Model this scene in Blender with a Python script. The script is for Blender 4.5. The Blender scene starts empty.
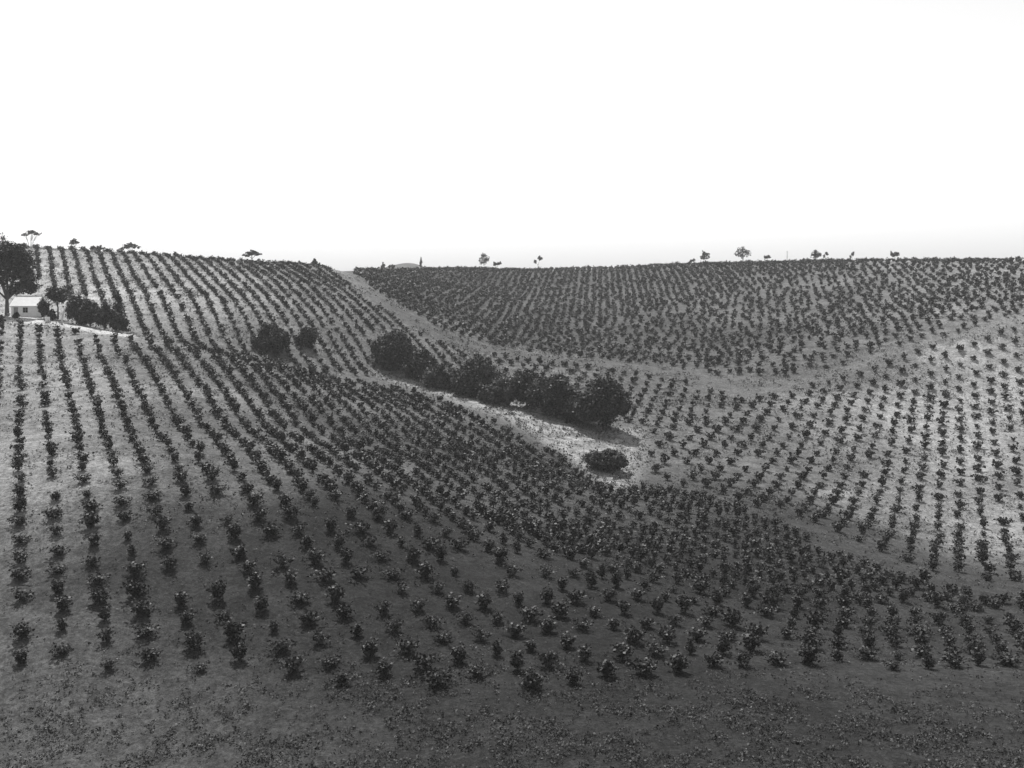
import bpy, math, random
import numpy as np
from mathutils import Vector

S = bpy.context.scene
COL = S.collection
R = math.radians

# ------------------------------------------------------------------ camera
F, UC, VH = 1100.0, 512.0, 270.0          # focal length and horizon of a 1024 x 768 frame
cam_d = bpy.data.cameras.new('camera')
cam = bpy.data.objects.new('camera', cam_d); COL.objects.link(cam)
cam.location = (0, 0, 0); cam.rotation_euler = (R(90), 0, 0)
cam_d.sensor_fit = 'HORIZONTAL'; cam_d.sensor_width = 36.0
cam_d.lens = F / 1024 * 36
cam_d.shift_y = -(384 - VH) / 1024         # rising front of a plate camera, lens kept level
cam_d.clip_start = 0.1; cam_d.clip_end = 6000
S.camera = cam

# ------------------------------------------------------------------ light
SUN_EL, SUN_AZ = 57.0, -17.0
w = bpy.data.worlds.new('World'); S.world = w; w.use_nodes = True
nt = w.node_tree; bg = nt.nodes['Background']
sky = nt.nodes.new('ShaderNodeTexSky'); sky.sky_type = 'NISHITA'; sky.sun_disc = False
sky.sun_elevation = R(SUN_EL); sky.sun_rotation = R(SUN_AZ)
sky.air_density = 2.0; sky.dust_density = 0.5; sky.ozone_density = 1.0
bw = nt.nodes.new('ShaderNodeRGBToBW')     # a black-and-white plate: the sky has no hue
nt.links.new(sky.outputs[0], bw.inputs[0]); nt.links.new(bw.outputs[0], bg.inputs[0])
bg.inputs[1].default_value = 0.148
sl = bpy.data.lights.new('sun', 'SUN'); sun = bpy.data.objects.new('sun', sl); COL.objects.link(sun)
sl.energy = 5.0; sl.angle = R(0.55); sl.color = (1, 0.995, 0.985)
sd = Vector((math.sin(R(SUN_AZ)) * math.cos(R(SUN_EL)), math.cos(R(SUN_AZ)) * math.cos(R(SUN_EL)), math.sin(R(SUN_EL))))
sun.rotation_euler = sd.to_track_quat('Z', 'Y').to_euler(); sun.location = (60, 150, 200)
vs = S.view_settings
S.display_settings.display_device = 'sRGB'
vs.view_transform = 'Standard'; vs.look = 'None'; vs.exposure = 0.0; vs.gamma = 1.0; vs.use_curve_mapping = False
S.cycles.max_bounces = 5; S.cycles.diffuse_bounces = 3; S.cycles.glossy_bounces = 2
S.cycles.volume_bounces = 1

rng = np.random.default_rng(11)
random.seed(5)

# ------------------------------------------------------------------ terrain height (surveyed points, thin-plate spline)
CP=[(0,371,155),(100,371,153),(200,373,155),(0,398,137),(120,398,136),(240,402,143),(0,476,104),(150,476,103),(300,476,109),
(0,590,85),(150,590,84),(300,590,85),(515,619,84),(398,505,106),(300,431,141),(590,598,90),(650,600,91),(800,625,92),(950,640,91),
(830,550,123),(500,520,113),(500,470,140),(500,430,170),(480,405,190),(600,480,152),(620,530,122),(700,510,135),(560,440,172),
(600,432,180),(527,407,193),(478,396,200),(394,371,212),(380,375,206),(306,349,205),(272,352,200),(215,345,195),(135,335,190),
(120,334,181),(60,325,183),(0,318,185),(24,317,193),(200,353,172),(250,370,166),(300,390,165),(350,388,185),(400,420,165),
(100,280,235),(200,300,218),(300,320,220),(300,298,240),(250,330,205),(350,330,225),(400,340,225),(400,320,243),(380,300,262),(350,280,287),
(20,280,232),(20,300,212),
(500,352,238),(450,338,250),(600,368,228),(700,388,220),(745,388,222),(640,400,208),
(600,350,262),(600,320,310),(600,290,370),(700,350,262),(700,320,300),(700,290,350),(450,310,300),(450,285,370),(400,275,360),
(800,370,232),(800,330,270),(800,290,335),(900,340,240),(900,300,290),(992,320,245),(992,285,290),
(800,410,205),(800,450,185),(720,430,190),(700,460,170),(900,400,215),(980,370,225),(900,430,197),(980,430,195),(900,470,176),(980,480,172),
(900,520,150),(980,530,148),(980,580,118),(0,768,64),(500,768,60),(980,768,60),(500,690,70),(0,660,75),(980,690,75),
(0,335,172),(60,345,169),(130,352,170)]
SKY=[(-80,243,272),(0,247,270),(100,253.5,268),(200,261,272),(280,266.5,285),(330,268.5,300),(362,271,360),(400,270.5,405),(500,270.5,430),(600,269.5,430),(700,265,415),(800,263,400),(900,261.5,370),(992,261.5,345),(1100,262,330)]

def w3(u, v, D):
    return ((u - UC) * D / F, D, -(v - VH) * D / F)
P = [w3(*c) for c in CP] + [w3(*c) for c in SKY]
for u, v, D in SKY:
    x, y, z = w3(u, v, D)
    for d, dz in ((45, -2.0), (120, -10), (260, -22)):
        k = (D + d) / D
        P.append((x * k, y * k, z + dz))
P += [(0, 0, -1.7), (0, 12, -8), (0, 30, -20), (-30, 30, -21), (30, 30, -20), (-60, 5, -6), (60, 5, -4), (-120, 40, -20),
      (120, 40, -18), (-140, 90, -18), (140, 100, -24), (-150, 150, -12), (170, 190, -30), (-190, 200, -4), (200, 250, -14),
      (-220, 260, 8), (0, -60, 6), (-150, -60, 4), (150, -60, 6), (-300, 100, -6), (300, 100, -10), (-320, 250, 6), (320, 300, 2)]
P = np.array(P, float)
def _U(r2):
    return 0.5 * r2 * np.log(np.maximum(r2, 1e-12))
def _fit(P, lam):
    X = P[:, :2] / 100; n = len(X)
    K = _U(((X[:, None] - X[None]) ** 2).sum(-1)) + lam * np.eye(n)
    Q = np.c_[np.ones(n), X]
    A = np.block([[K, Q], [Q.T, np.zeros((3, 3))]])
    s = np.linalg.solve(A, np.r_[P[:, 2], np.zeros(3)])
    return X, s[:n], s[n:]
XC, WC, AC = _fit(P, 0.002)
def H(x, y):
    x = np.asarray(x, float); y = np.asarray(y, float)
    X = x / 100; Y = y / 100
    out = np.full(X.shape, AC[0]) + AC[1] * X + AC[2] * Y
    for (a, b), wt in zip(XC, WC):
        out = out + wt * _U((X - a) ** 2 + (Y - b) ** 2)
    far = np.clip((y - 560) / 300, 0, 1)
    out = out * (1 - far) + (-26.0) * far                       # the country behind the ridges falls to a plain
    out = np.where(np.abs(x) > 420, out * np.clip(1 - (np.abs(x) - 420) / 300, 0, 1) + -26 * np.clip((np.abs(x) - 420) / 300, 0, 1), out)
    out = out + 33.0 * np.exp(-(((x + 95) / 45) ** 2 + ((y - 980) / 150) ** 2))   # a distant rise seen through the saddle
    return out
def cast(u, v, d0=20, d1=700):
    D = np.arange(d0, d1, 0.5)
    b = H((u - UC) * D / F, D) > -(v - VH) * D / F
    return D[np.argmax(b)] if b.any() else None
def site(u, v):
    D = cast(u, v)
    x = (u - UC) * D / F
    return x, float(D), float(H(x, D))
def uv(x, y, z):
    return UC + F * x / y, VH - F * z / y
def crestD(u):
    return np.interp(u, [s[0] for s in SKY], [s[2] for s in SKY])
def plan(poly):
    """outline seen from the viewpoint -> outline in plan"""
    out = []
    for u, v in poly:
        d = cast(u, v)
        if d is None:
            d = float(crestD(u)) + 6
        out.append(((u - UC) * d / F, d))
    return np.array(out)
def inside(px, py, poly):
    px = np.asarray(px); c = np.zeros(px.shape, bool); n = len(poly)
    for i in range(n):
        x1, y1 = poly[i]; x2, y2 = poly[(i + 1) % n]
        if y1 == y2: continue
        c ^= ((y1 > py) != (y2 > py)) & (px < (x2 - x1) * (py - y1) / (y2 - y1) + x1)
    return c
def sdf(px, py, poly):
    d = np.full(np.shape(px), 1e9); n = len(poly)
    for i in range(n):
        a = poly[i]; b = poly[(i + 1) % n]; ab = b - a
        t = np.clip(((px - a[0]) * ab[0] + (py - a[1]) * ab[1]) / max(ab @ ab, 1e-9), 0, 1)
        d = np.minimum(d, np.hypot(px - a[0] - t * ab[0], py - a[1] - t * ab[1]))
    return np.where(inside(px, py, poly), -d, d)

TRACK_UP = [(330, 265), (350, 270), (363, 281), (396, 305), (418, 318), (446, 332), (488, 345), (512, 349), (562, 357), (607, 362), (667, 369), (700, 374), (746, 380), (795, 381), (835, 368), (888, 352), (968, 334), (992, 326), (1100, 299)]
TRACK_LO = [(1100, 311), (992, 333), (949, 344), (908, 354), (843, 374), (782, 394), (740, 399), (735, 390), (697, 386), (657, 378), (605, 371), (570, 366), (512, 359), (470, 350), (431, 339), (408, 327), (365, 296), (326, 265)]
track = plan(TRACK_UP + TRACK_LO)
GULLY = [(372, 374), (420, 390), (460, 404), (500, 418), (540, 440), (565, 458), (590, 478), (612, 491), (632, 486), (640, 470), (645, 445), (640, 428),
         (600, 430), (570, 420), (540, 408), (500, 396), (460, 386), (420, 376), (385, 367)]
gully = plan(GULLY)
LANE = [(-120, 309), (0, 314), (60, 322), (110, 331), (134, 336), (130, 338.5), (100, 334.5), (60, 327.5), (0, 321), (-120, 316)]
lane = plan(LANE)

# ------------------------------------------------------------------ materials (neutral greys: the photograph has no hue)
def mat(name):
    m = bpy.data.materials.new(name); m.use_nodes = True
    return m, m.node_tree, m.node_tree.nodes['Principled BSDF']
def node(nt, t, **kw):
    n = nt.nodes.new(t)
    for k, v in kw.items(): setattr(n, k, v)
    return n
def noise(nt, scale, detail=4, rough=0.55):
    c = node(nt, 'ShaderNodeTexCoord'); n = node(nt, 'ShaderNodeTexNoise')
    n.inputs['Scale'].default_value = scale; n.inputs['Detail'].default_value = detail; n.inputs['Roughness'].default_value = rough
    nt.links.new(c.outputs['Object'], n.inputs['Vector'])
    return n.outputs[0]
def ramp(nt, src, a, b, lo=0.0, hi=1.0):
    n = node(nt, 'ShaderNodeMapRange', clamp=True)
    nt.links.new(src, n.inputs[0])
    n.inputs[1].default_value = a; n.inputs[2].default_value = b; n.inputs[3].default_value = lo; n.inputs[4].default_value = hi
    return n.outputs[0]
def math_(nt, op, a, b):
    n = node(nt, 'ShaderNodeMath', operation=op)
    for i, s in enumerate((a, b)):
        if isinstance(s, (int, float)): n.inputs[i].default_value = s
        else: nt.links.new(s, n.inputs[i])
    return n.outputs[0]
def mixf(nt, f, a, b):
    n = node(nt, 'ShaderNodeMix', data_type='FLOAT')
    for i, s in zip((0, 2, 3), (f, a, b)):
        if isinstance(s, (int, float)): n.inputs[i].default_value = s
        else: nt.links.new(s, n.inputs[i])
    return n.outputs[0]
def attr(nt, name):
    n = node(nt, 'ShaderNodeAttribute', attribute_name=name)
    return n.outputs['Fac']

def soil_material():
    m, nt, b = mat('vineyard_soil')
    tone = attr(nt, 'soil'); tr = attr(nt, 'track'); gu = attr(nt, 'gully'); la = attr(nt, 'lane')  # attribute 'soil' holds the painted light-dark fall-off
    n1 = noise(nt, 0.06, 5); n2 = noise(nt, 0.5, 6, 0.65); n3 = noise(nt, 2.6, 6, 0.75); n4 = noise(nt, 9.0, 4, 0.75); n5 = noise(nt, 5.0, 5, 0.8)
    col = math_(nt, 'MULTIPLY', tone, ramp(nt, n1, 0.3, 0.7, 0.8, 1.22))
    col = math_(nt, 'MULTIPLY', col, ramp(nt, n2, 0.35, 0.65, 0.7, 1.3))
    fine = math_(nt, 'MULTIPLY', ramp(nt, n3, 0.38, 0.62, 0.58, 1.42), ramp(nt, n4, 0.38, 0.62, 0.66, 1.34))
    col = math_(nt, 'MULTIPLY', col, fine)
    # bleached stubble and stones
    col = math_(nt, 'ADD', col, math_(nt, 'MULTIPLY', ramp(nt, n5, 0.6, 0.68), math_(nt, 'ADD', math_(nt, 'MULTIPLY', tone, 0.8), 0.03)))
    edge = math_(nt, 'MULTIPLY', ramp(nt, n2, 0.2, 0.8, -2.2, 2.2), 1.0)
    def over(col, d, value, spread, patch):
        f = ramp(nt, math_(nt, 'ADD', d, edge), -spread, spread, 1.0, 0.0)
        v = math_(nt, 'MULTIPLY', math_(nt, 'MULTIPLY', ramp(nt, n2, 0.35, 0.65, 1 - patch, 1 + patch), fine), value)
        return mixf(nt, f, col, v)
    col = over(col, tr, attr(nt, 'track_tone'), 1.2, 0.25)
    col = over(col, gu, 0.27, 1.6, 0.45)
    col = over(col, la, 0.48, 0.7, 0.2)
    nt.links.new(col, b.inputs['Base Color'])
    b.inputs['Roughness'].default_value = 0.95; b.inputs['Specular IOR Level'].default_value = 0.1
    bp = node(nt, 'ShaderNodeBump'); bp.inputs['Strength'].default_value = 0.8; bp.inputs['Distance'].default_value = 0.25
    hgt = math_(nt, 'ADD', math_(nt, 'MULTIPLY', n3, 0.6), n2)
    nt.links.new(hgt, bp.inputs['Height']); nt.links.new(bp.outputs[0], b.inputs['Normal'])
    return m
def leaf_material(name, base, var=0.5, spec=0.3, rough=0.5):
    m, nt, b = mat(name)
    t = attr(nt, 'tint')
    n = noise(nt, 1.3, 3)
    col = math_(nt, 'MULTIPLY', ramp(nt, t, 0, 1, base * (1 - var), base * (1 + var)), ramp(nt, n, 0.3, 0.7, 0.75, 1.25))
    nt.links.new(col, b.inputs['Base Color'])
    b.inputs['Roughness'].default_value = rough; b.inputs['Specular IOR Level'].default_value = spec
    return m
def rough_material(name, base, scale=4.0, var=0.3, bump=0.3, rough=0.9):
    m, nt, b = mat(name)
    n = noise(nt, scale, 5, 0.6)
    nt.links.new(ramp(nt, n, 0.25, 0.75, base * (1 - var), base * (1 + var)), b.inputs['Base Color'])
    b.inputs['Roughness'].default_value = rough; b.inputs['Specular IOR Level'].default_value = 0.2
    bp = node(nt, 'ShaderNodeBump'); bp.inputs['Strength'].default_value = bump; bp.inputs['Distance'].default_value = 0.05
    nt.links.new(n, bp.inputs['Height']); nt.links.new(bp.outputs[0], b.inputs['Normal'])
    return m
M = {
    'soil': soil_material(),
    'vine': leaf_material('vine_leaf', 0.038, 0.75, 0.25, 0.55),
    'wood': rough_material('vine_wood', 0.06, 9),
    'olive': leaf_material('tree_leaf_dark', 0.048, 0.75, 0.2, 0.6),
    'olive_pale': leaf_material('tree_leaf_pale', 0.07, 0.7, 0.25, 0.6),
    'gum': leaf_material('tree_leaf_gum_hazed', 0.12, 0.5, 0.25, 0.55),  # grey eucalypt leaf, lightened in colour to stand in for distance haze
    'bark': rough_material('bark', 0.09, 5),
    'bark_pale': rough_material('bark_pale', 0.5, 3, 0.2),
    'weed': leaf_material('weed_leaf', 0.18, 0.75, 0.2, 0.7),
    'wall': rough_material('limewashed_wall', 0.8, 2.0, 0.12, 0.2),
    'roof': rough_material('iron_roof', 0.85, 1.2, 0.08, 0.1, 0.6),
    'frame': rough_material('painted_frame', 0.4, 3.0, 0.15, 0.1),
    'dark': rough_material('dark_interior', 0.03, 3.0, 0.2, 0.1, 0.3),
    'tin': rough_material('pale_tin', 0.7, 3.0, 0.1, 0.1, 0.6),
    'post': rough_material('weathered_timber', 0.3, 5.0, 0.25),
}

# ------------------------------------------------------------------ mesh helpers
def mesh_np(name, V, faces_flat, nper, mats, tint=None, mi=None, smooth=False):
    """faces_flat: (n, nper) vertex indices"""
    me = bpy.data.meshes.new(name)
    V = np.asarray(V, np.float32); Fc = np.asarray(faces_flat, np.int32).reshape(-1, nper)
    me.vertices.add(len(V)); me.vertices.foreach_set('co', V.ravel())
    me.loops.add(Fc.size); me.loops.foreach_set('vertex_index', Fc.ravel())
    me.polygons.add(len(Fc)); me.polygons.foreach_set('loop_start', np.arange(0, Fc.size, nper, dtype=np.int32))
    if smooth: me.polygons.foreach_set('use_smooth', np.ones(len(Fc), bool))
    if mi is not None: me.polygons.foreach_set('material_index', np.asarray(mi, np.int32))
    for m in mats: me.materials.append(m)
    if tint is not None:
        a = me.attributes.new('tint', 'FLOAT', 'POINT'); a.data.foreach_set('value', np.asarray(tint, np.float32))
    me.update(calc_edges=True)
    return me
def obj(name, me, parent=None, loc=None):
    o = bpy.data.objects.new(name, me); COL.objects.link(o)
    if parent is not None: o.parent = parent
    if loc is not None: o.location = loc
    return o
def tag(o, label=None, cat=None, group=None, kind=None):
    if label: o['label'] = label
    if cat: o['category'] = cat
    if group: o['group'] = group
    if kind: o['kind'] = kind
    return o
def thing(name, label, cat, loc, group=None, rz=0):
    o = bpy.data.objects.new(name, None); COL.objects.link(o); o.location = loc; o.rotation_euler[2] = rz
    o.empty_display_size = 0.3
    return tag(o, label, cat, group)
class Poly:
    def __init__(s): s.v = []; s.f = []
    def box(s, c, d, rz=0.0):
        cx, cy, cz = c; dx, dy, dz = (k / 2 for k in d); n = len(s.v); ca, sa = math.cos(rz), math.sin(rz)
        for z in (-dz, dz):
            for x, y in ((-dx, -dy), (dx, -dy), (dx, dy), (-dx, dy)):
                s.v.append((cx + x * ca - y * sa, cy + x * sa + y * ca, cz + z))
        s.f += [tuple(n + i for i in q) for q in ((3, 2, 1, 0), (4, 5, 6, 7), (0, 1, 5, 4), (1, 2, 6, 5), (2, 3, 7, 6), (3, 0, 4, 7))]
        return s
    def tube(s, pts, rad, n=7, cap=True):
        pts = [Vector(p) for p in pts]; base = len(s.v)
        for i, p in enumerate(pts):
            t = (pts[min(i + 1, len(pts) - 1)] - pts[max(i - 1, 0)]).normalized()
            a = t.cross(Vector((0.31, 0.9, 0.2))).normalized(); b = t.cross(a)
            for k in range(n):
                q = 2 * math.pi * k / n
                s.v.append(tuple(p + (a * math.cos(q) + b * math.sin(q)) * rad[i]))
        for i in range(len(pts) - 1):
            for k in range(n):
                s.f.append((base + i * n + k, base + i * n + (k + 1) % n, base + (i + 1) * n + (k + 1) % n, base + (i + 1) * n + k))
        if cap:
            s.f.append(tuple(base + (len(pts) - 1) * n + k for k in range(n)))
            s.f.append(tuple(base + k for k in reversed(range(n))))
        return s
    def mesh(s, name, m, smooth=False):
        me = bpy.data.meshes.new(name); me.from_pydata(s.v, [], s.f); me.materials.append(m); me.update()
        if smooth:
            for p in me.polygons: p.use_smooth = True
        return me
def unit(n, g):
    v = g.normal(size=(n, 3)); return v / np.linalg.norm(v, axis=1, keepdims=True)
def leaf_quads(C, size, g, up=0.35, elong=1.5):
    """one folded-looking diamond per centre C; size per leaf"""
    n = len(C); nrm = unit(n, g); nrm[:, 2] = np.abs(nrm[:, 2]) * (1 - up) + up
    nrm /= np.linalg.norm(nrm, axis=1, keepdims=True)
    a = np.cross(nrm, unit(n, g)); a /= np.linalg.norm(a, axis=1, keepdims=True) + 1e-9
    b = np.cross(nrm, a); s = np.asarray(size).reshape(-1, 1) * 0.5
    V = np.stack([C - a * s * elong, C - b * s + nrm * s * 0.25, C + a * s * elong, C + b * s + nrm * s * 0.25], 1).reshape(-1, 3)
    return V, np.arange(4 * n).reshape(n, 4)

# ------------------------------------------------------------------ ground sheet
def axis(parts):
    out = []
    for a, b, st in parts: out += list(np.arange(a, b, st))
    return np.array(out + [parts[-1][1]])
gx = axis([(-1000, -460, 60), (-460, -230, 10), (-230, -120, 2.5), (-120, 130, 1.0), (130, 250, 2.5), (250, 460, 10), (460, 1000, 60)])
gy = axis([(-200, 0, 20), (0, 50, 2.5), (50, 300, 1.0), (300, 470, 2.0), (470, 640, 10), (640, 1300, 60)])
GX, GY = np.meshgrid(gx, gy)
GZ = H(GX, GY)
def vnoise(x, y, sc, seed):
    g = np.random.default_rng(seed); T = g.random((64, 64)); X = x / sc; Y = y / sc
    i = np.floor(X).astype(int); j = np.floor(Y).astype(int); fx = X - i; fy = Y - j
    fx = fx * fx * (3 - 2 * fx); fy = fy * fy * (3 - 2 * fy)
    t = lambda a, b: T[a % 64, b % 64]
    return (t(i, j) * (1 - fx) + t(i + 1, j) * fx) * (1 - fy) + (t(i, j + 1) * (1 - fx) + t(i + 1, j + 1) * fx) * fy - 0.5
def relief(x, y):
    return 0.35 * vnoise(x, y, 14, 1) + 0.16 * vnoise(x, y, 4.3, 2) + 0.07 * vnoise(x, y, 1.7, 3)
def G(x, y):
    return H(x, y) + relief(np.asarray(x, float), np.asarray(y, float))
near = np.clip((700 - np.abs(GX)) / 300, 0, 1) * np.clip((700 - GY) / 200, 0, 1)
GZ = GZ + relief(GX, GY) * near

# light-dark fall-off painted into the soil colour: dark hollow, pale spur and far slopes
SOIL_FALLOFF = [(20,350,153), (20,450,159), (20,560,105), (20,640,85), (120,400,139), (120,480,116), (120,580,61), (250,400,120), (260,480,88), (250,600,38), (400,470,79), (400,560,37), (520,480,79), (500,620,32), (600,560,37), (700,620,37), (700,530,65), (820,560,54), (900,620,52), (980,600,64), (980,680,60), (980,520,150), (950,430,165), (980,370,164), (850,430,132), (760,430,107), (680,440,103), (850,480,99), (10,750,90), (120,740,68), (300,745,45), (500,750,47), (750,740,52), (950,740,58), (60,270,169), (120,290,150), (200,300,140), (300,310,116), (380,320,106), (60,300,174), (200,260,150), (320,280,126), (420,300,74), (500,320,77), (600,340,81), (500,280,77), (620,290,89), (700,280,99), (720,340,82), (800,300,100), (820,350,95), (900,280,114), (900,320,114), (980,300,128), (980,270,133), (680,400,99), (560,370,106), (300,360,102), (380,400,97), (450,420,97), (600,700,45), (850,690,52), (350,690,46), (150,690,72)]
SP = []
for u, v, t in SOIL_FALLOFF:
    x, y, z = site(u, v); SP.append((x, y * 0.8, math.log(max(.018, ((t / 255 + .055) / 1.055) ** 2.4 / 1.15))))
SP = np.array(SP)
def tone_falloff(x, y):
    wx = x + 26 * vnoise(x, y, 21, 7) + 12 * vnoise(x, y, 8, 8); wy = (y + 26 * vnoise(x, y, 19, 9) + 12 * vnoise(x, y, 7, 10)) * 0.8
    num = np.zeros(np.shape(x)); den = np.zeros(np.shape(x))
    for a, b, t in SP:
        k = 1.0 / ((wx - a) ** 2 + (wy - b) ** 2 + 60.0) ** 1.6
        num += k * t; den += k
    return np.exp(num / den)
TONE = tone_falloff(GX, GY)
d_tr = sdf(GX, GY, track); d_gu = sdf(GX, GY, gully); d_la = sdf(GX, GY, lane)
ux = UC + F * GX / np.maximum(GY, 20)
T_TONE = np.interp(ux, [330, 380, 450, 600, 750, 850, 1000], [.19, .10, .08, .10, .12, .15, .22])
nx, ny = len(gx), len(gy)
idx = np.arange(nx * ny).reshape(ny, nx)
quads = np.stack([idx[:-1, :-1], idx[:-1, 1:], idx[1:, 1:], idx[1:, :-1]], -1).reshape(-1, 4)
def fmean(A):
    return A.ravel()[quads].mean(1)
which = np.zeros(len(quads), int)
which[fmean(d_tr) < 0] = 1; which[fmean(d_gu) < 0] = 2; which[fmean(d_la) < 0] = 3
ALLV = np.stack([GX, GY, GZ], -1).reshape(-1, 3)
def ground_piece(name, sel, label):
    q = quads[sel]; used, inv = np.unique(q, return_inverse=True)
    me = mesh_np(name, ALLV[used], inv.reshape(-1, 4), 4, [M['soil']], smooth=True)
    for an, arr in (('soil', TONE), ('track', d_tr), ('gully', d_gu), ('lane', d_la), ('track_tone', T_TONE)):  # 'soil' carries the painted light-dark fall-off
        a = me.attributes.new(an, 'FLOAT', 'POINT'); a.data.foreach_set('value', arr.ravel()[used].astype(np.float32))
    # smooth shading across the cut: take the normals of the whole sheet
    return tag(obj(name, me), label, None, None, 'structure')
ground_piece('ground', which == 0, 'rolling vineyard soil, tonal fall-off painted dark in the hollow and pale on the slopes')
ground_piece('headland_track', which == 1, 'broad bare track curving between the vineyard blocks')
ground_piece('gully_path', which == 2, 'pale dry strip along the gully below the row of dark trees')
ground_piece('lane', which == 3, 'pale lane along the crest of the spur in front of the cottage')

# ------------------------------------------------------------------ grapevines
def vine_foliage(seed, shoots, per, leaf, h=1.45, r=0.8, spread=1.0, core=60):
    g = np.random.default_rng(seed); C = []; SV = []; SF = []
    for k in range(shoots):
        az = 2 * math.pi * (k + g.uniform(-.4, .4)) / shoots
        lean = g.uniform(0.15, 1.0) ** 0.8 * spread
        L = h * g.uniform(0.6, 1.05); out = r * lean * g.uniform(.7, 1.1)
        t = ((np.arange(per) + g.uniform(0, 1, per)) / per) ** 0.9
        low = g.random() < .45                                  # canes that arch over and trail towards the ground
        x = out * t ** .9 * (1.1 if low else 1.0); top = L * (.62 if low else 1.0)
        z = 0.2 + (top - 0.2) * (np.sin(t * 2.3) if low else t ** 0.9) * (1 - 0.2 * lean * t ** 2)
        c = np.stack([x * math.cos(az), x * math.sin(az), z], 1) + g.normal(0, 1, (per, 3)) * (.07 + .11 * (1 - t[:, None])) * np.array([1, 1, .8])
        C.append(c)
        p0 = np.array([0, 0, 0.3]); n = len(SV)
        sd_ = np.array([-math.sin(az), math.cos(az), 0]) * 0.016
        SV += [p0 - sd_, p0 + sd_, c[-1] + sd_ * .5, c[-1] - sd_ * .5]; SF.append((n, n + 1, n + 2, n + 3))
    C.append(unit(core, g) * g.random((core, 1)) ** .4 * np.array([r * .62, r * .62, h * .36]) + np.array([0, 0, h * .44]))
    C = np.concatenate(C); C[:, 2] = np.maximum(C[:, 2], g.uniform(.05, .2, len(C)))
    V, Fq = leaf_quads(C, leaf * g.uniform(.6, 1.35, len(C)), g, 0.2, 1.25)
    t = np.repeat(np.clip(g.normal(.5, .28, len(C)), 0, 1), 4)
    V = np.concatenate([V, np.array(SV)]); Fq = np.concatenate([Fq, np.array(SF) + 4 * len(C)])
    return V, Fq, np.concatenate([t, np.full(len(SV), .6)])
def vine_trunk(seed):
    g = np.random.default_rng(seed); p = Poly(); a = g.uniform(-.08, .08, 2)
    p.tube([(0, 0, -0.25), (0.01, 0, 0.1), (a[0], a[1], 0.38)], [0.085, 0.065, 0.075], 6)
    for k in range(4):
        q = 2 * math.pi * k / 4 + g.uniform(-.4, .4)
        p.tube([(a[0], a[1], 0.32), (a[0] + .12 * math.cos(q), a[1] + .12 * math.sin(q), 0.42), (a[0] + .22 * math.cos(q), a[1] + .22 * math.sin(q), 0.56)], [0.045, 0.035, 0.022], 5)
    return p
def stagger(poly_uv, dvec, s_perp, s_along, phase=(0, 0), stag=0.0, jit=0.25, drop=0.05, seed=1, ybox=(60, 480)):
    """vines on a planted grid (rows along dvec) inside an outline on the ground"""
    g = np.random.default_rng(seed); d = np.array(dvec, float); d /= np.linalg.norm(d); p = np.array([d[1], -d[0]])
    K = np.arange(-260, 260); J = np.arange(-300, 400)
    kk, jj = np.meshgrid(K, J, indexing='ij'); kk = kk.ravel(); jj = jj.ravel()
    a = (kk + phase[0]) * s_perp; b = (jj + phase[1] + stag * (kk % 2)) * s_along
    x = a * p[0] + b * d[0]; y = a * p[1] + b * d[1]
    ok = (y > ybox[0]) & (y < ybox[1]) & (np.abs(x) < 0.6 * y + 5)
    x, y, kk, jj = x[ok], y[ok], kk[ok], jj[ok]
    z = H(x, y); u, v = uv(x, y, z)
    ok = inside(u, v, poly_uv) & (y < crestD(u) + 14)
    x, y, kk, jj = x[ok], y[ok], kk[ok], jj[ok]
    ok = g.random(len(x)) > drop
    x, y, kk, jj = x[ok], y[ok], kk[ok], jj[ok]
    x = x + g.normal(0, jit * .6, len(x)); y = y + g.normal(0, jit, len(y))
    ok = (sdf(x, y, track) > .6) & (sdf(x, y, gully) > .4) & (sdf(x, y, lane) > .8)
    return x[ok], y[ok], kk[ok], jj[ok]
DA = np.array([(20 - UC) / F, 1.0]); LA = np.linalg.norm(DA); PERP = 3.0 / LA
A_POLY = [(-160, 664), (0, 666), (200, 676), (400, 690), (600, 690), (800, 676), (1200, 660), (1200, 604), (992, 600), (900, 576), (830, 553), (770, 523), (700, 497), (640, 488), (600, 477), (560, 458), (500, 426), (440, 401), (376, 385), (300, 368), (215, 357), (150, 340), (100, 335), (0, 321), (-160, 316)]
A_HILL = [(-20, 225), (345, 240), (326, 266), (365, 297), (408, 328), (431, 341), (470, 351), (470, 384), (440, 372), (376, 378), (300, 368), (215, 357), (150, 340), (136, 336),
          (130, 318), (100, 318), (75, 312), (50, 298), (30, 264), (22, 243)]
B_POLY = [(470, 351), (512, 359), (570, 366), (605, 371), (657, 378), (697, 386), (735, 390), (742, 399), (715, 418), (690, 428), (660, 436), (640, 428), (600, 418), (540, 397), (470, 384)]
D_POLY = [(745, 399), (782, 394), (843, 374), (908, 354), (949, 344), (992, 333), (1200, 297), (1200, 592), (992, 590), (930, 573), (870, 549), (800, 522), (740, 504), (690, 490), (650, 482), (640, 462), (650, 445), (690, 431), (718, 419)]
SPLIT = [(500, 347), (582, 327), (642, 314), (687, 300), (737, 290), (800, 280), (870, 262), (890, 240)]
C1 = [(345, 240), (345, 266), (363, 281), (396, 305), (418, 317), (446, 331), (488, 344)] + SPLIT
C2 = SPLIT[::-1] + [(512, 349), (562, 356), (607, 361), (667, 368), (700, 373), (746, 379), (795, 380), (835, 367), (888, 351), (968, 333), (992, 325), (1200, 275), (1200, 240)]
blocks = []
x1_, y1_, k1_, j1_ = stagger(A_POLY, DA, PERP, 3.0, (0.0, .3), 0, .17, .06, 1)
x2_, y2_, k2_, j2_ = stagger(A_POLY, DA, PERP, 1.9, (0.0, .3), 0, .2, .07, 8)
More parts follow.
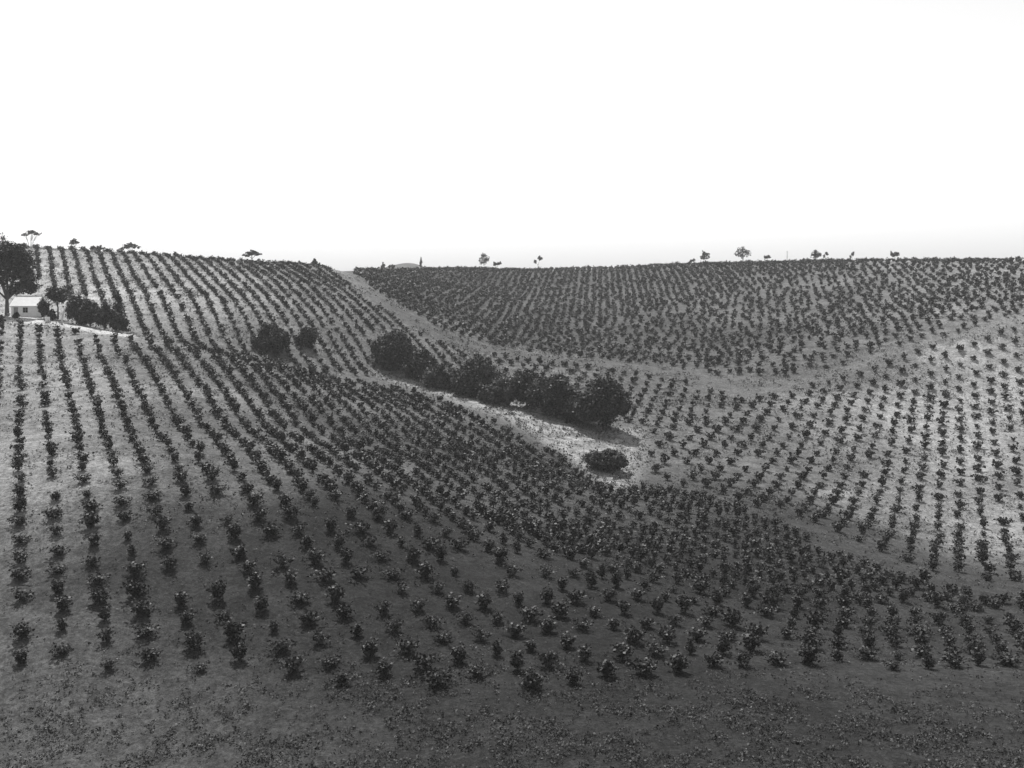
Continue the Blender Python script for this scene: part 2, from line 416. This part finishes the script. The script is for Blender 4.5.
m1_, m2_ = (k1_ < 8) | (y1_ < 102), (k2_ >= 8) & (y2_ >= 102)                                    # planted closer along the rows towards the hollow
xa, ya, ka = np.r_[x1_[m1_], x2_[m2_]], np.r_[y1_[m1_], y2_[m2_]], np.r_[k1_[m1_], k2_[m2_]]
blocks.append((xa, ya, np.where(ka < 6, .86, .92)))
blocks.append(stagger(A_HILL, DA, PERP, 1.9, (0.35, .3), 0, .2, .05, 2)[:2] + (.84,))
t0, t1 = site(512, 363), site(700, 390)
blocks.append(stagger(B_POLY, (t1[0] - t0[0], t1[1] - t0[1]), 5.0, 2.5, (0.2, 0), 0, .2, .05, 3)[:2] + (1.05,))
blocks.append(stagger(C1, ((600 - UC) / F, 1), 2.15, 3.1, (0, 0), .5, .55, .05, 4)[:2] + (1.08,))
blocks.append(stagger(C2, ((760 - UC) / F, 1), 2.3, 4.0, (0, 0), .5, .75, .05, 5)[:2] + (1.06,))
blocks.append(stagger(D_POLY, ((960 - UC) / F, 1), 2.75, 5.7, (0, 0), .5, .2, .03, 6)[:2] + (1.12,))
VX = np.concatenate([b[0] for b in blocks]); VY = np.concatenate([b[1] for b in blocks])
VSC = np.concatenate([np.zeros(len(b[0])) + b[2] for b in blocks]) * np.clip(rng.normal(1.0, .14, len(VX)), .5, 1.3)
VROW = np.concatenate([ka] + [np.full(len(b[0]), -999) for b in blocks[1:]])
VZ = G(VX, VY); VU, VV = uv(VX, VY, VZ); VROT = rng.uniform(0, 2 * math.pi, len(VX))
print('vines', len(VX), [len(b[0]) for b in blocks])
infr = (VU > -8) & (VU < 1032) & (VROW > -900)
cand = np.where(infr)[0]; cand = cand[np.argsort(VY[cand])][:300]
single = np.zeros(len(VX), bool); single[cand] = True

ORD = ('first second third fourth fifth sixth seventh eighth ninth tenth eleventh twelfth thirteenth fourteenth fifteenth sixteenth seventeenth eighteenth '
       'nineteenth twentieth').split() + ['twenty-' + o for o in 'first second third fourth fifth sixth seventh eighth ninth'.split()] + ['thirtieth'] + \
      ['thirty-' + o for o in 'first second third fourth fifth sixth seventh eighth ninth'.split()]
KINDS = [('broad bushy', 20, 19, 1.0, 1.35, 0.95), ('upright spiky', 16, 19, 0.75, 1.65, .85), ('low spreading', 18, 18, 1.15, 1.1, 1.0), ('sparse straggly', 11, 15, 1.0, 1.35, .95), ('rounded dense', 22, 20, .9, 1.35, .85)]
protos = []
for i in range(10):
    nm, sh, per, sp_, h, r = KINDS[i % 5]
    V, Fq, t = vine_foliage(100 + i, sh, per, 0.17, h, r, sp_)
    protos.append((nm, mesh_np('grapevine_foliage', V, Fq, 4, [M['vine']], t), vine_trunk(200 + i).mesh('grapevine_trunk', M['wood'], True)))
rows = sorted(set(VROW[cand]))
first = {}
for p, (nm, fm, tm) in enumerate(protos):
    e = bpy.data.objects.new('grapevine', None); e.empty_display_size = .3
    first[p] = (e, bpy.data.objects.new('foliage', fm), bpy.data.objects.new('trunk', tm))
for ri, r in enumerate(rows):
    mem = sorted([i for i in cand if VROW[i] == r], key=lambda i: VY[i])
    for n, i in enumerate(mem):
        p = random.randrange(10); e0, f0, t0_ = first[p]
        e = e0.copy(); f = f0.copy(); t = t0_.copy()
        for o in (e, f, t): COL.objects.link(o)
        f.parent = e; t.parent = e
        e.location = (VX[i], VY[i], VZ[i]); s = VSC[i]; e.scale = (s * 1.06, s * 1.06, s * random.uniform(.78, .98)); e.rotation_euler = (0, 0, VROT[i])
        tag(e, '%s grapevine, %s from the near end of the %s vine row from the left' % (protos[p][0], ORD[n], ORD[ri]), 'grapevine', 'grapevines nearest the camera in the dark hollow')
for e, f, t in first.values():
    for o in (f, t, e): bpy.data.objects.remove(o)

# all the other vines of the slopes, thousands of them, as one planting
def scatter(templates, ids, seed):
    g = np.random.default_rng(seed); Vs, Fs, Ts, Ms = [], [], [], []; off = 0
    pick = g.integers(0, len(templates), len(ids))
    for p, (V, Fq, t, mi) in enumerate(templates):
        ii = ids[pick == p]
        if not len(ii): continue
        c, s = np.cos(VROT[ii]), np.sin(VROT[ii]); sc = VSC[ii]
        X = (V[None, :, 0] * c[:, None] - V[None, :, 1] * s[:, None]) * sc[:, None] + VX[ii][:, None]
        Y = (V[None, :, 0] * s[:, None] + V[None, :, 1] * c[:, None]) * sc[:, None] + VY[ii][:, None]
        Z = V[None, :, 2] * (.9 * sc[:, None]) + VZ[ii][:, None]
        Vs.append(np.stack([X, Y, Z], -1).reshape(-1, 3))
        Fs.append((Fq[None] + (np.arange(len(ii)) * len(V))[:, None, None] + off).reshape(-1, 4))
        Ts.append(np.clip(np.tile(t, len(ii)) + np.repeat(g.normal(0, .2, len(ii)), len(V)), 0, 1)); Ms.append(np.tile(mi, len(ii)))
        off += len(V) * len(ii)
    return np.concatenate(Vs), np.concatenate(Fs), np.concatenate(Ts), np.concatenate(Ms)
def far_template(seed, sh, per, leaf, h, r, sp_, core):
    V, Fq, t = vine_foliage(seed, sh, per, leaf, h, r, sp_, core)
    n = len(V); b = np.array([(-.06, -.06, -.2), (.06, -.06, -.2), (.06, .06, -.2), (-.06, .06, -.2), (-.05, -.05, .45), (.05, -.05, .45), (.05, .05, .45), (-.05, .05, .45)])
    fb = np.array([(0, 1, 5, 4), (1, 2, 6, 5), (2, 3, 7, 6), (3, 0, 4, 7)]) + n
    return np.concatenate([V, b]), np.concatenate([Fq, fb]), np.concatenate([t, np.full(8, .5)]), np.concatenate([np.zeros(len(Fq), int), np.ones(4, int)])
rest = np.where(~single)[0]; dist = VY[rest]
mid = rest[dist < 165]; far = rest[dist >= 165]
tm_ = [far_template(300 + i, KINDS[i % 5][1] - 3, 8, .23, KINDS[i % 5][4], KINDS[i % 5][5], KINDS[i % 5][3], 36) for i in range(10)]
tf_ = [far_template(330 + i, 9, 5, .36, KINDS[i % 5][4] * .95, KINDS[i % 5][5], KINDS[i % 5][3], 18) for i in range(10)]
a = scatter(tm_, mid, 1); b = scatter(tf_, far, 2)
me = mesh_np('vine_rows', np.concatenate([a[0], b[0]]), np.concatenate([a[1], b[1] + len(a[0])]), 4, [M['vine'], M['wood']],
             np.concatenate([a[2], b[2]]), np.concatenate([a[3], b[3]]))
tag(obj('vine_rows', me), 'thousands of small leafy grapevines planted in rows over the slopes beyond the nearest vines', 'grapevines', None, 'stuff')
print('vine faces', len(me.polygons))

# ------------------------------------------------------------------ weeds and dry grass
def weeds():
    g = np.random.default_rng(21); pts = []
    def spray(n, x0, x1, y0, y1, f):
        x = g.uniform(x0, x1, n); y = g.uniform(y0, y1, n); k = f(x, y); ok = g.random(n) < k
        pts.append(np.stack([x[ok], y[ok]], 1))
    spray(60000, -45, 45, 52, 84, lambda x, y: np.clip((78 - y) / 10, .06, 1) * np.clip(.5 + 2.2 * (vnoise(x, y, 2.1, 31) + vnoise(x, y, .8, 34)), .05, 1) * (np.abs(x) < .56 * y))
    spray(26000, -75, 75, 70, 165, lambda x, y: .5 * np.clip(.35 + 2.5 * vnoise(x, y, 5, 32), .03, 1) * (np.abs(x) < .56 * y))
    spray(20000, -60, 60, 125, 225, lambda x, y: (sdf(x, y, gully) < .5) * np.clip(.7 + 1.5 * vnoise(x, y, 3, 33), .1, 1))
    spray(110000, -150, 200, 80, 300, lambda x, y: .9 * np.clip(.4 + 2.0 * vnoise(x, y, 4, 35), .05, 1) * (np.abs(x) < .5 * y))
    Pt = np.concatenate(pts); n = len(Pt); z = G(Pt[:, 0], Pt[:, 1]); nb = 4
    C = np.repeat(np.c_[Pt, z], nb, 0); N = len(C); grow = np.clip(Pt[:, 1] / 100, .75, 2.0)
    rad = np.repeat(g.uniform(.05, .16, n) * grow, nb)
    C = C + np.c_[g.normal(0, 1, (N, 2)) * rad[:, None], .04 + np.abs(g.normal(0, .8, N)) * rad]
    V, Fq = leaf_quads(C, rad * g.uniform(.7, 1.4, N), g, .45, 1.5)
    t = np.repeat(np.clip(np.repeat((tone_falloff(Pt[:, 0], Pt[:, 1]) * 1.1 - .03) / .27 + g.normal(.03, .13, n), nb) + g.normal(0, .1, N), 0, 1), 4)  # weed tint follows the fall-off painted into the soil below
    print('weeds', n)
    me = mesh_np('weeds', V, Fq, 4, [M['weed']], t)
    tag(obj('weeds', me), 'low pale weeds and dry grass growing on the bare soil', None, None, 'stuff')
weeds()

# ------------------------------------------------------------------ trees
def crown_mesh(name, blobs, n, leaf, m, seed, elong=1.4):
    """leaf clumps spread through a union of ellipsoids (x,y,z,rx,ry,rz)"""
    g = np.random.default_rng(seed); vol = np.array([b[3] * b[4] * b[5] for b in blobs]) ** .75; cnt = np.maximum(1, (n * vol / vol.sum()).astype(int)); C = []; T = []
    for b, k in zip(blobs, cnt):
        nc = max(8, int(18 * (b[3] * b[4] * b[5]) ** .4))
        cc = unit(nc, g) * (g.random((nc, 1)) ** .33) * np.array(b[3:6]) + np.array(b[0:3])
        ct = np.clip(g.normal(.5, .22, nc), 0, 1)
        wh = g.integers(0, nc, k); r = np.array(b[3:6]) * .25
        C.append(cc[wh] + g.normal(0, 1, (k, 3)) * r * g.uniform(.5, 1.0, (k, 1))); T.append(np.clip(ct[wh] + g.normal(0, .15, k), 0, 1))
    C = np.concatenate(C); T = np.concatenate(T); C[:, 2] = np.maximum(C[:, 2], .12)
    V, Fq = leaf_quads(C, leaf * g.uniform(.6, 1.4, len(C)), g, .35, elong)
    return mesh_np(name, V, Fq, 4, [m], np.repeat(T, 4))
def trunk_mesh(blobs, r0, m, seed, lean=(0, 0), fork=.3):
    g = random.Random(seed); p = Poly(); top = max(b[2] + b[5] * .3 for b in blobs); hf = max(.5, top * fork)
    f = Vector((lean[0], lean[1], hf))
    p.tube([(0, 0, -.4), (lean[0] * .2, lean[1] * .2, hf * .3), tuple(f)], [r0 * 1.35, r0, r0 * .8], 8)
    for b in blobs:
        e = Vector((b[0], b[1], b[2] + .3 * b[5])); mdl = f.lerp(e, .5) + Vector((g.uniform(-.3, .3), g.uniform(-.3, .3), .12 * (e - f).length))
        p.tube([tuple(f - Vector((0, 0, r0 * .5))), tuple(mdl), tuple(e)], [r0 * .6, r0 * .35, r0 * .12], 6)
        for q in range(4):
            v = Vector((g.uniform(-1, 1) * b[3] * .8, g.uniform(-1, 1) * b[4] * .8, g.uniform(0, .8) * b[5]))
            p.tube([tuple(mdl), tuple(mdl.lerp(Vector(b[:3]) + v, .6)), tuple(Vector(b[:3]) + v)], [r0 * .25, r0 * .15, r0 * .05], 5)
    return p.mesh('tree_trunk', m, True)
def tree(name, label, cat, loc, blobs, n, leaf, m, seed, r0=.2, bark='bark', group=None, lean=(0, 0), fork=.3):
    o = thing(name, label, cat, loc, group)
    obj('trunk', trunk_mesh(blobs, r0, M[bark], seed, lean, fork), o)
    obj('crown', crown_mesh('tree_crown', blobs, n, leaf, m, seed + 500), o)
    return o
def round_blobs(wd, h, seed, base=.12, k=6):
    """an uneven domed crown reaching almost to the ground, wd wide and h tall"""
    g = random.Random(seed); out = [(0, 0, h * .5, wd * .32, wd * .30, h * .38)]
    for i in range(k):
        q = 2 * math.pi * i / k + g.uniform(-.3, .3); rr = wd * g.uniform(.24, .34); s = g.uniform(.8, 1.15)
        out.append((rr * math.cos(q), rr * .9 * math.sin(q), h * g.uniform(.3, .58), wd * .19 * s, wd * .19 * s, h * .28 * s))
    out.append((g.uniform(-.1, .1) * wd, 0, h * .78, wd * .2, wd * .2, h * .17))
    return out
# the dark row along the gully, from its upper (far) end down to the big one, then the outlying ones: u, base v, width px, height px
GT = [(394, 371, 40, 38, 'olive', 'dark round-topped tree at the upper end of the gully row'),
      (421, 380, 30, 29, 'olive', 'smaller dark tree just below the round-topped one at the upper end of the gully row'),
      (437, 388, 28, 24, 'olive_pale', 'low greyish bush between the two uppermost dark trees and the broad middle tree'),
      (452, 391, 22, 20, 'olive', 'small dark bush tucked against the left side of the broad middle tree in the gully'),
      (478, 396, 48, 38, 'olive', 'broad dark tree standing tallest in the middle of the gully row'),
      (499, 405, 32, 28, 'olive_pale', 'paler rounded bush in front of the right side of the broad middle gully tree'),
      (527, 408, 34, 38, 'olive', 'upright dark tree between the paler bush and the lower pair of the gully row'),
      (556, 417, 46, 40, 'olive', 'dense dark tree overlapping the largest tree on its upper left side'),
      (579, 425, 30, 30, 'olive', 'lower dark tree squeezed between the dense one and the largest gully tree'),
      (604, 431, 58, 50, 'olive', 'largest dark dome-shaped tree at the lower end of the gully row'),
      (605, 469, 47, 24, 'olive_pale', 'low spreading bush standing apart on the pale ground below the gully row'),
      (272, 353, 42, 32, 'olive', 'larger of the two dark trees on the vine slope left of the gully'),
      (306, 347, 26, 22, 'olive', 'smaller of the two dark trees on the vine slope left of the gully')]
for i, (u, v, wp, hp, k, lab) in enumerate(GT):
    x, y, z = site(u, v); z = float(G(x, y)); gr = .95 if i > 9 else 1.04 if i == 9 else 1.2
    wd, h = gr * wp * y / F, (.92 if i > 9 else 1.06) * hp * y / F
    tree('olive_tree' if k == 'olive' else 'bushy_shrub', lab, 'tree' if k == 'olive' else 'bush', (x, y, z - .1), round_blobs(wd, h, 40 + i), int(170 * wd * wd) + 1200, .32, M[k], 60 + i, max(.1, wd * .03), group='trees in the gully')

# trees and shrubs about the cottage
def at(u, D, dz=0):
    x = (u - UC) * D / F; return (x, D, float(G(x, D)) + dz)
tree('tall_gum_tree', 'tall spreading dark tree rising over the roof of the white cottage', 'tree', at(7, 191),
     [(-2.4, 0, 11.2, 2.6, 2.4, 1.6), (.4, .5, 11.4, 2.6, 2.4, 1.5), (2.4, .2, 10.3, 2.0, 2.0, 1.5), (-.4, 0, 9.4, 2.8, 2.4, 1.6), (3.2, 0, 8.6, 1.7, 1.8, 1.4), (-3.4, .3, 8.6, 2.4, 2, 1.8),
      (1.4, .3, 7.6, 2.2, 2, 1.3), (3.9, -.6, 6.6, 1.4, 1.4, 1.2), (-1.2, .3, 6.4, 1.6, 1.4, 1.2), (3.4, -.6, 5.1, 1.9, 1.6, 1.2), (1.9, -.5, 4.7, 1.4, 1.3, .9), (4.6, -.5, 4.7, 1.0, 1.0, .7), (-3.2, 0, 5.0, 1.7, 1.5, 1.2)], 15000, .3, M['olive'], 81, .34, fork=.25)
tree('garden_tree', 'rounded leafy tree right of the cottage with a clear trunk below its crown', 'tree', at(58, 193),
     [(-.2, 0, 4.6, 1.7, 1.5, 1.1), (.6, 0, 3.9, 1.5, 1.4, 1.0), (-.9, 0, 3.7, 1.0, 1.0, .8)], 2400, .28, M['olive'], 82, .15, fork=.4)
SH = [((44, 190), 2.6, 3.4, 'grey shrub against the right end wall of the cottage'), ((52, 189), 1.8, 2.0, 'short dark shrub beside the pale drum by the lane'),
      ((76, 188), 4.4, 5.2, 'tall dark shrub behind the bleached bare trunk'), ((90, 187), 4.2, 4.6, 'broad dark shrub in the middle of the garden clump'),
      ((104, 186), 4.2, 4.2, 'rounded dark shrub near the right end of the garden clump'), ((119, 185), 3.4, 3.4, 'lowest dark shrub at the right end of the garden clump where the lane fades'),
      ((16, 187), 1.0, 1.1, 'small dark bush in front of the cottage wall')]
for i, (p_, wd, h, lab) in enumerate(SH):
    tree('garden_shrub', lab, 'bush', at(*p_), round_blobs(wd, h, 140 + i, k=5), int(170 * wd * wd) + 300, .26, M['olive'], 150 + i, .07, group='shrubs of the cottage garden', fork=.25)
tree('cypress_tree', 'narrow upright dark tree behind the right end of the garden clump', 'tree', at(117, 189),
     [(0, 0, 2.0, .9, .9, 1.6), (.1, 0, 4.0, .85, .8, 1.4), (-.1, 0, 5.7, .65, .6, 1.1), (.5, 0, 5.2, .5, .5, .6), (-.3, 0, 6.7, .35, .35, .6)], 1700, .24, M['olive'], 83, .1, fork=.3)
# bleached dead trunk leaning by the lane
o = thing('dead_tree', 'bleached bare leaning trunk in front of the garden shrubs', 'dead tree', at(61.5, 183.5))
p_ = Poly(); p_.tube([(0, 0, -.3), (.12, 0, .9), (.32, 0, 1.9), (.62, .1, 2.9)], [.2, .17, .15, .08], 8)
obj('trunk', p_.mesh('dead_trunk', M['bark_pale'], True), o)
p_ = Poly(); p_.tube([(.3, 0, 1.8), (.75, -.1, 2.7), (.85, -.1, 3.4)], [.08, .06, .03], 6); obj('branch', p_.mesh('dead_branch', M['bark_pale'], True), o)
# skyline trees: u, base distance past the crest, crown top v, width px, style
ST = [(484, 18, 253.0, 11, 'round', 'rounded tree on a short stem on the ridge at the centre of the skyline'),
      (497, 20, 260.5, 9, 'flat', 'tiny flat bush just right of the central skyline tree'),
      (538, 18, 255.5, 9, 'lean', 'small forked tree on the ridge right of the rounded central one'),
      (705, 16, 250.5, 10, 'round', 'small round tree left of the largest tree on the right-hand ridge'),
      (692, 18, 258.0, 6, 'flat', 'tiny low bush left of the small round tree on the right-hand ridge'),
      (743, 14, 246.0, 18, 'round', 'largest bushy tree on the right-hand ridge'),
      (767, 16, 254.0, 7, 'flat', 'small dark bush right of the largest tree on the right-hand ridge'),
      (816, 16, 249.5, 12, 'round', 'pale rounded tree far along the right-hand ridge'),
      (826, 17, 251.5, 6, 'lean', 'small pale sapling touching the pale rounded tree on the ridge'),
      (852, 17, 251.5, 5, 'lean', 'thin faint sapling alone on the right-hand ridge'),
      (895, 18, 250.0, 10, 'flat', 'faint broken clump of foliage near the right end of the ridge'),
      (383, 30, 262.0, 5, 'round', 'tiny bush on the saddle nearest the top of the track'),
      (392, 30, 262.0, 7, 'flat', 'tiny flat bush on the saddle beside the smaller one'),
      (421, 30, 257.0, 4, 'slim', 'slender small tree standing alone on the saddle'),
      (252, 25, 250.5, 19, 'umbrella', 'flat-topped layered tree behind the ridge of the left-hand slope'),
      (314, 25, 259.0, 7, 'umbrella', 'tiny flat-topped tree behind the ridge near the top of the track'),
      (130, 35, 243.0, 18, 'umbrella', 'flat spreading tree behind the middle of the left-hand ridge'),
      (97, 35, 244.0, 13, 'flat', 'low flat clump of foliage behind the left-hand ridge'),
      (74, 60, 239.0, 9, 'umbrella', 'small faint flat tree behind the left-hand ridge beside the low clump'),
      (31, 90, 230.5, 20, 'umbrella', 'faint umbrella-shaped tree high behind the left-hand ridge'),
      (3, 90, 231.5, 13, 'round', 'faint tree at the far left end of the left-hand ridge')]
for i, (u, past, vt, wp, st, lab) in enumerate(ST):
    D = float(crestD(u)) + past; loc = at(u, D, -.1); ztop = (VH - vt) * D / F; h = max(1.4, ztop - loc[2]); wd = wp * D / F
    if st == 'round': bl = [(0, 0, h * .62, wd * .3, wd * .3, h * .26), (-wd * .25, 0, h * .55, wd * .2, wd * .2, h * .18), (wd * .26, 0, h * .62, wd * .2, wd * .2, h * .2), (-wd * .08, 0, h * .84, wd * .22, wd * .22, h * .13)]
    elif st == 'flat': bl = [(-wd * .25, 0, h * .66, wd * .22, wd * .22, h * .18), (wd * .2, 0, h * .7, wd * .25, wd * .22, h * .16)]
    elif st == 'lean': bl = [(wd * .18, 0, h * .8, wd * .25, wd * .22, h * .14), (-wd * .3, 0, h * .6, wd * .14, wd * .14, h * .1)]
    elif st == 'slim': bl = [(0, 0, h * .55, wd * .3, wd * .3, h * .22), (0, 0, h * .82, wd * .18, wd * .18, h * .15)]
    else: bl = [(0, 0, h - .8, wd * .3, wd * .26, .55), (-wd * .3, 0, h - 1.3, wd * .2, wd * .2, .35), (wd * .32, 0, h - 1.1, wd * .2, wd * .2, .35), (wd * .05, 0, h - .2, wd * .16, wd * .16, .3)]
    tree('ridge_tree', lab, 'tree', loc, bl, 420 if wp > 8 else 240, .42, M['gum'], 300 + i, max(.08, wd * .025), group='trees along the skyline', fork=.45)
# thin pole on the ridge
o = thing('ridge_pole', 'thin pale pole standing on the right-hand ridge', 'pole', at(787, float(crestD(787)) + 3))
p_ = Poly(); p_.tube([(0, 0, -.4), (.05, 0, 2.4), (.1, 0, 4.6)], [.11, .1, .07], 7); obj('shaft', p_.mesh('pole_shaft', M['post'], True), o)
p_ = Poly(); p_.box((.1, 0, 4.2), (.9, .09, .09)); obj('crosspiece', p_.mesh('pole_cross', M['post']), o)

# ------------------------------------------------------------------ cottage
hx, hy, hz = at(23.5, 192); HW, HD, HH, RR = 4.3, 4.4, 2.0, 1.5
c = thing('cottage', 'small white cottage with a pale iron roof under the tall dark tree', 'house', (hx, hy, hz - .25))
def wall_mesh():
    p = Poly(); x0, x1, y0, y1 = -HW / 2, HW / 2, 0, HD; t = .25
    wx0, wx1, wz0, wz1 = -.15, .75, .95, 1.85; dx0, dx1, dz1 = -1.75, -.95, 1.9
    # front wall built round its door and window
    for a, b, lo, hi in ((x0, dx0, 0, HH + .25), (dx0, dx1, dz1, HH + .25), (dx1, wx0, 0, HH + .25), (wx0, wx1, 0, wz0), (wx0, wx1, wz1, HH + .25), (wx1, x1, 0, HH + .25)):
        p.box(((a + b) / 2, t / 2, (lo + hi) / 2), (b - a, t, hi - lo))
    p.box((0, y1 - t / 2, (HH + .25) / 2), (HW, t, HH + .25))
    for sx in (x0 + t / 2, x1 - t / 2):
        p.box((sx, HD / 2, (HH + .25) / 2), (t, HD - 2 * t, HH + .25))
        n = len(p.v); ym = HD / 2; a = sx - t / 2; b = sx + t / 2; e = HH + .25
        p.v += [(a, 0, e), (a, HD, e), (a, ym, e + RR - .1), (b, 0, e), (b, HD, e), (b, ym, e + RR - .1)]
        p.f += [(n, n + 1, n + 2), (n + 5, n + 4, n + 3), (n, n + 2, n + 5, n + 3), (n + 1, n + 4, n + 5, n + 2)]
    return p.mesh('cottage_wall', M['wall'])
obj('wall', wall_mesh(), c)
p_ = Poly(); e = HH + .25; ym = HD / 2; ov = .3; sl_ = RR / ym
for sgn in (-1, 1):
    nrib = 24
    for i in range(nrib):     # corrugated sheets: shallow ridges running down the slope
        xa_ = -HW / 2 - .25 + (HW + .5) * i / nrib; xb_ = xa_ + (HW + .5) / nrib; xm = (xa_ + xb_) / 2; n = len(p_.v)
        ye = ym + sgn * (ym + ov); ze = e - ov * sl_ + .06; zr = e + RR + .06
        for X, d in ((xa_, 0), (xm, .035), (xb_, 0)):
            p_.v += [(X, ye, ze + d), (X, ym, zr + d), (X, ye, ze + d - .05), (X, ym, zr + d - .05)]
        for k in (0, 4):
            p_.f += [(n + k, n + k + 4, n + k + 5, n + k + 1), (n + k + 2, n + k + 3, n + k + 7, n + k + 6), (n + k, n + k + 2, n + k + 6, n + k + 4)]
p_.box((0, ym, e + RR + .09), (HW + .5, .22, .07))
rf = obj('roof', p_.mesh('cottage_roof', M['roof']), c)
p_ = Poly()
for cx, cz, sx, sz in ((.3, 1.88, .98, .06), (.3, .92, .98, .06), (-.15, 1.4, .06, .9), (.75, 1.4, .06, .9), (.3, 1.4, .04, .9), (.3, 1.4, .88, .04)):
    p_.box((cx, .06, cz), (sx, .1, sz))
wf = obj('window', p_.mesh('window_frame', M['frame']), c)
p_ = Poly(); p_.box((.3, .12, 1.4), (.88, .02, .88)); obj('pane', p_.mesh('window_pane', M['dark']), wf)
p_ = Poly(); p_.box((-1.35, .1, .95), (.78, .06, 1.88))
for k in range(4): p_.box((-1.65 + k * .2, .062, .95), (.17, .016, 1.8))
dr = obj('door', p_.mesh('cottage_door', M['post']), c)
p_ = Poly(); p_.tube([(-1.05, .05, .95), (-1.05, -.03, .95)], [.035, .04], 8); obj('handle', p_.mesh('door_handle', M['dark']), dr)
# pale drum by the lane
o = thing('water_drum', 'small pale drum on the ground beside the lane, right of the cottage', 'drum', at(47.5, 184.5))
p_ = Poly(); zz = [0, .03, .3, .33, .36, .62, .65, .68, .92, .95]; rr = [.36, .38, .38, .4, .38, .38, .4, .38, .38, .36]
p_.tube([(0, 0, z_ - .03) for z_ in zz], rr, 16); obj('barrel', p_.mesh('drum_barrel', M['tin'], True), o)
p_ = Poly(); p_.tube([(0, 0, .921), (0, 0, .945)], [.33, .33], 16); obj('lid', p_.mesh('drum_lid', M['frame']), o)

# ------------------------------------------------------------------ summer haze
def haze(density):
    x0, x1, y0, y1, z0, z1 = -1010, 1010, -210, 1310, -42, 22
    p = Poly(); p.box(((x0 + x1) / 2, (y0 + y1) / 2, (z0 + z1) / 2), (x1 - x0, y1 - y0, z1 - z0))
    m = bpy.data.materials.new('haze'); m.use_nodes = True; n = m.node_tree; n.nodes.remove(n.nodes['Principled BSDF'])
    v = n.nodes.new('ShaderNodeVolumePrincipled'); v.inputs['Color'].default_value = (.95, .95, .95, 1); v.inputs['Density'].default_value = density; v.inputs['Anisotropy'].default_value = .3
    n.links.new(v.outputs[0], n.nodes['Material Output'].inputs['Volume'])
    tag(obj('haze', p.mesh('haze', m)), 'thin summer haze over the hills', None, None, 'stuff')
HAZE = 0.0002
if HAZE: haze(HAZE)
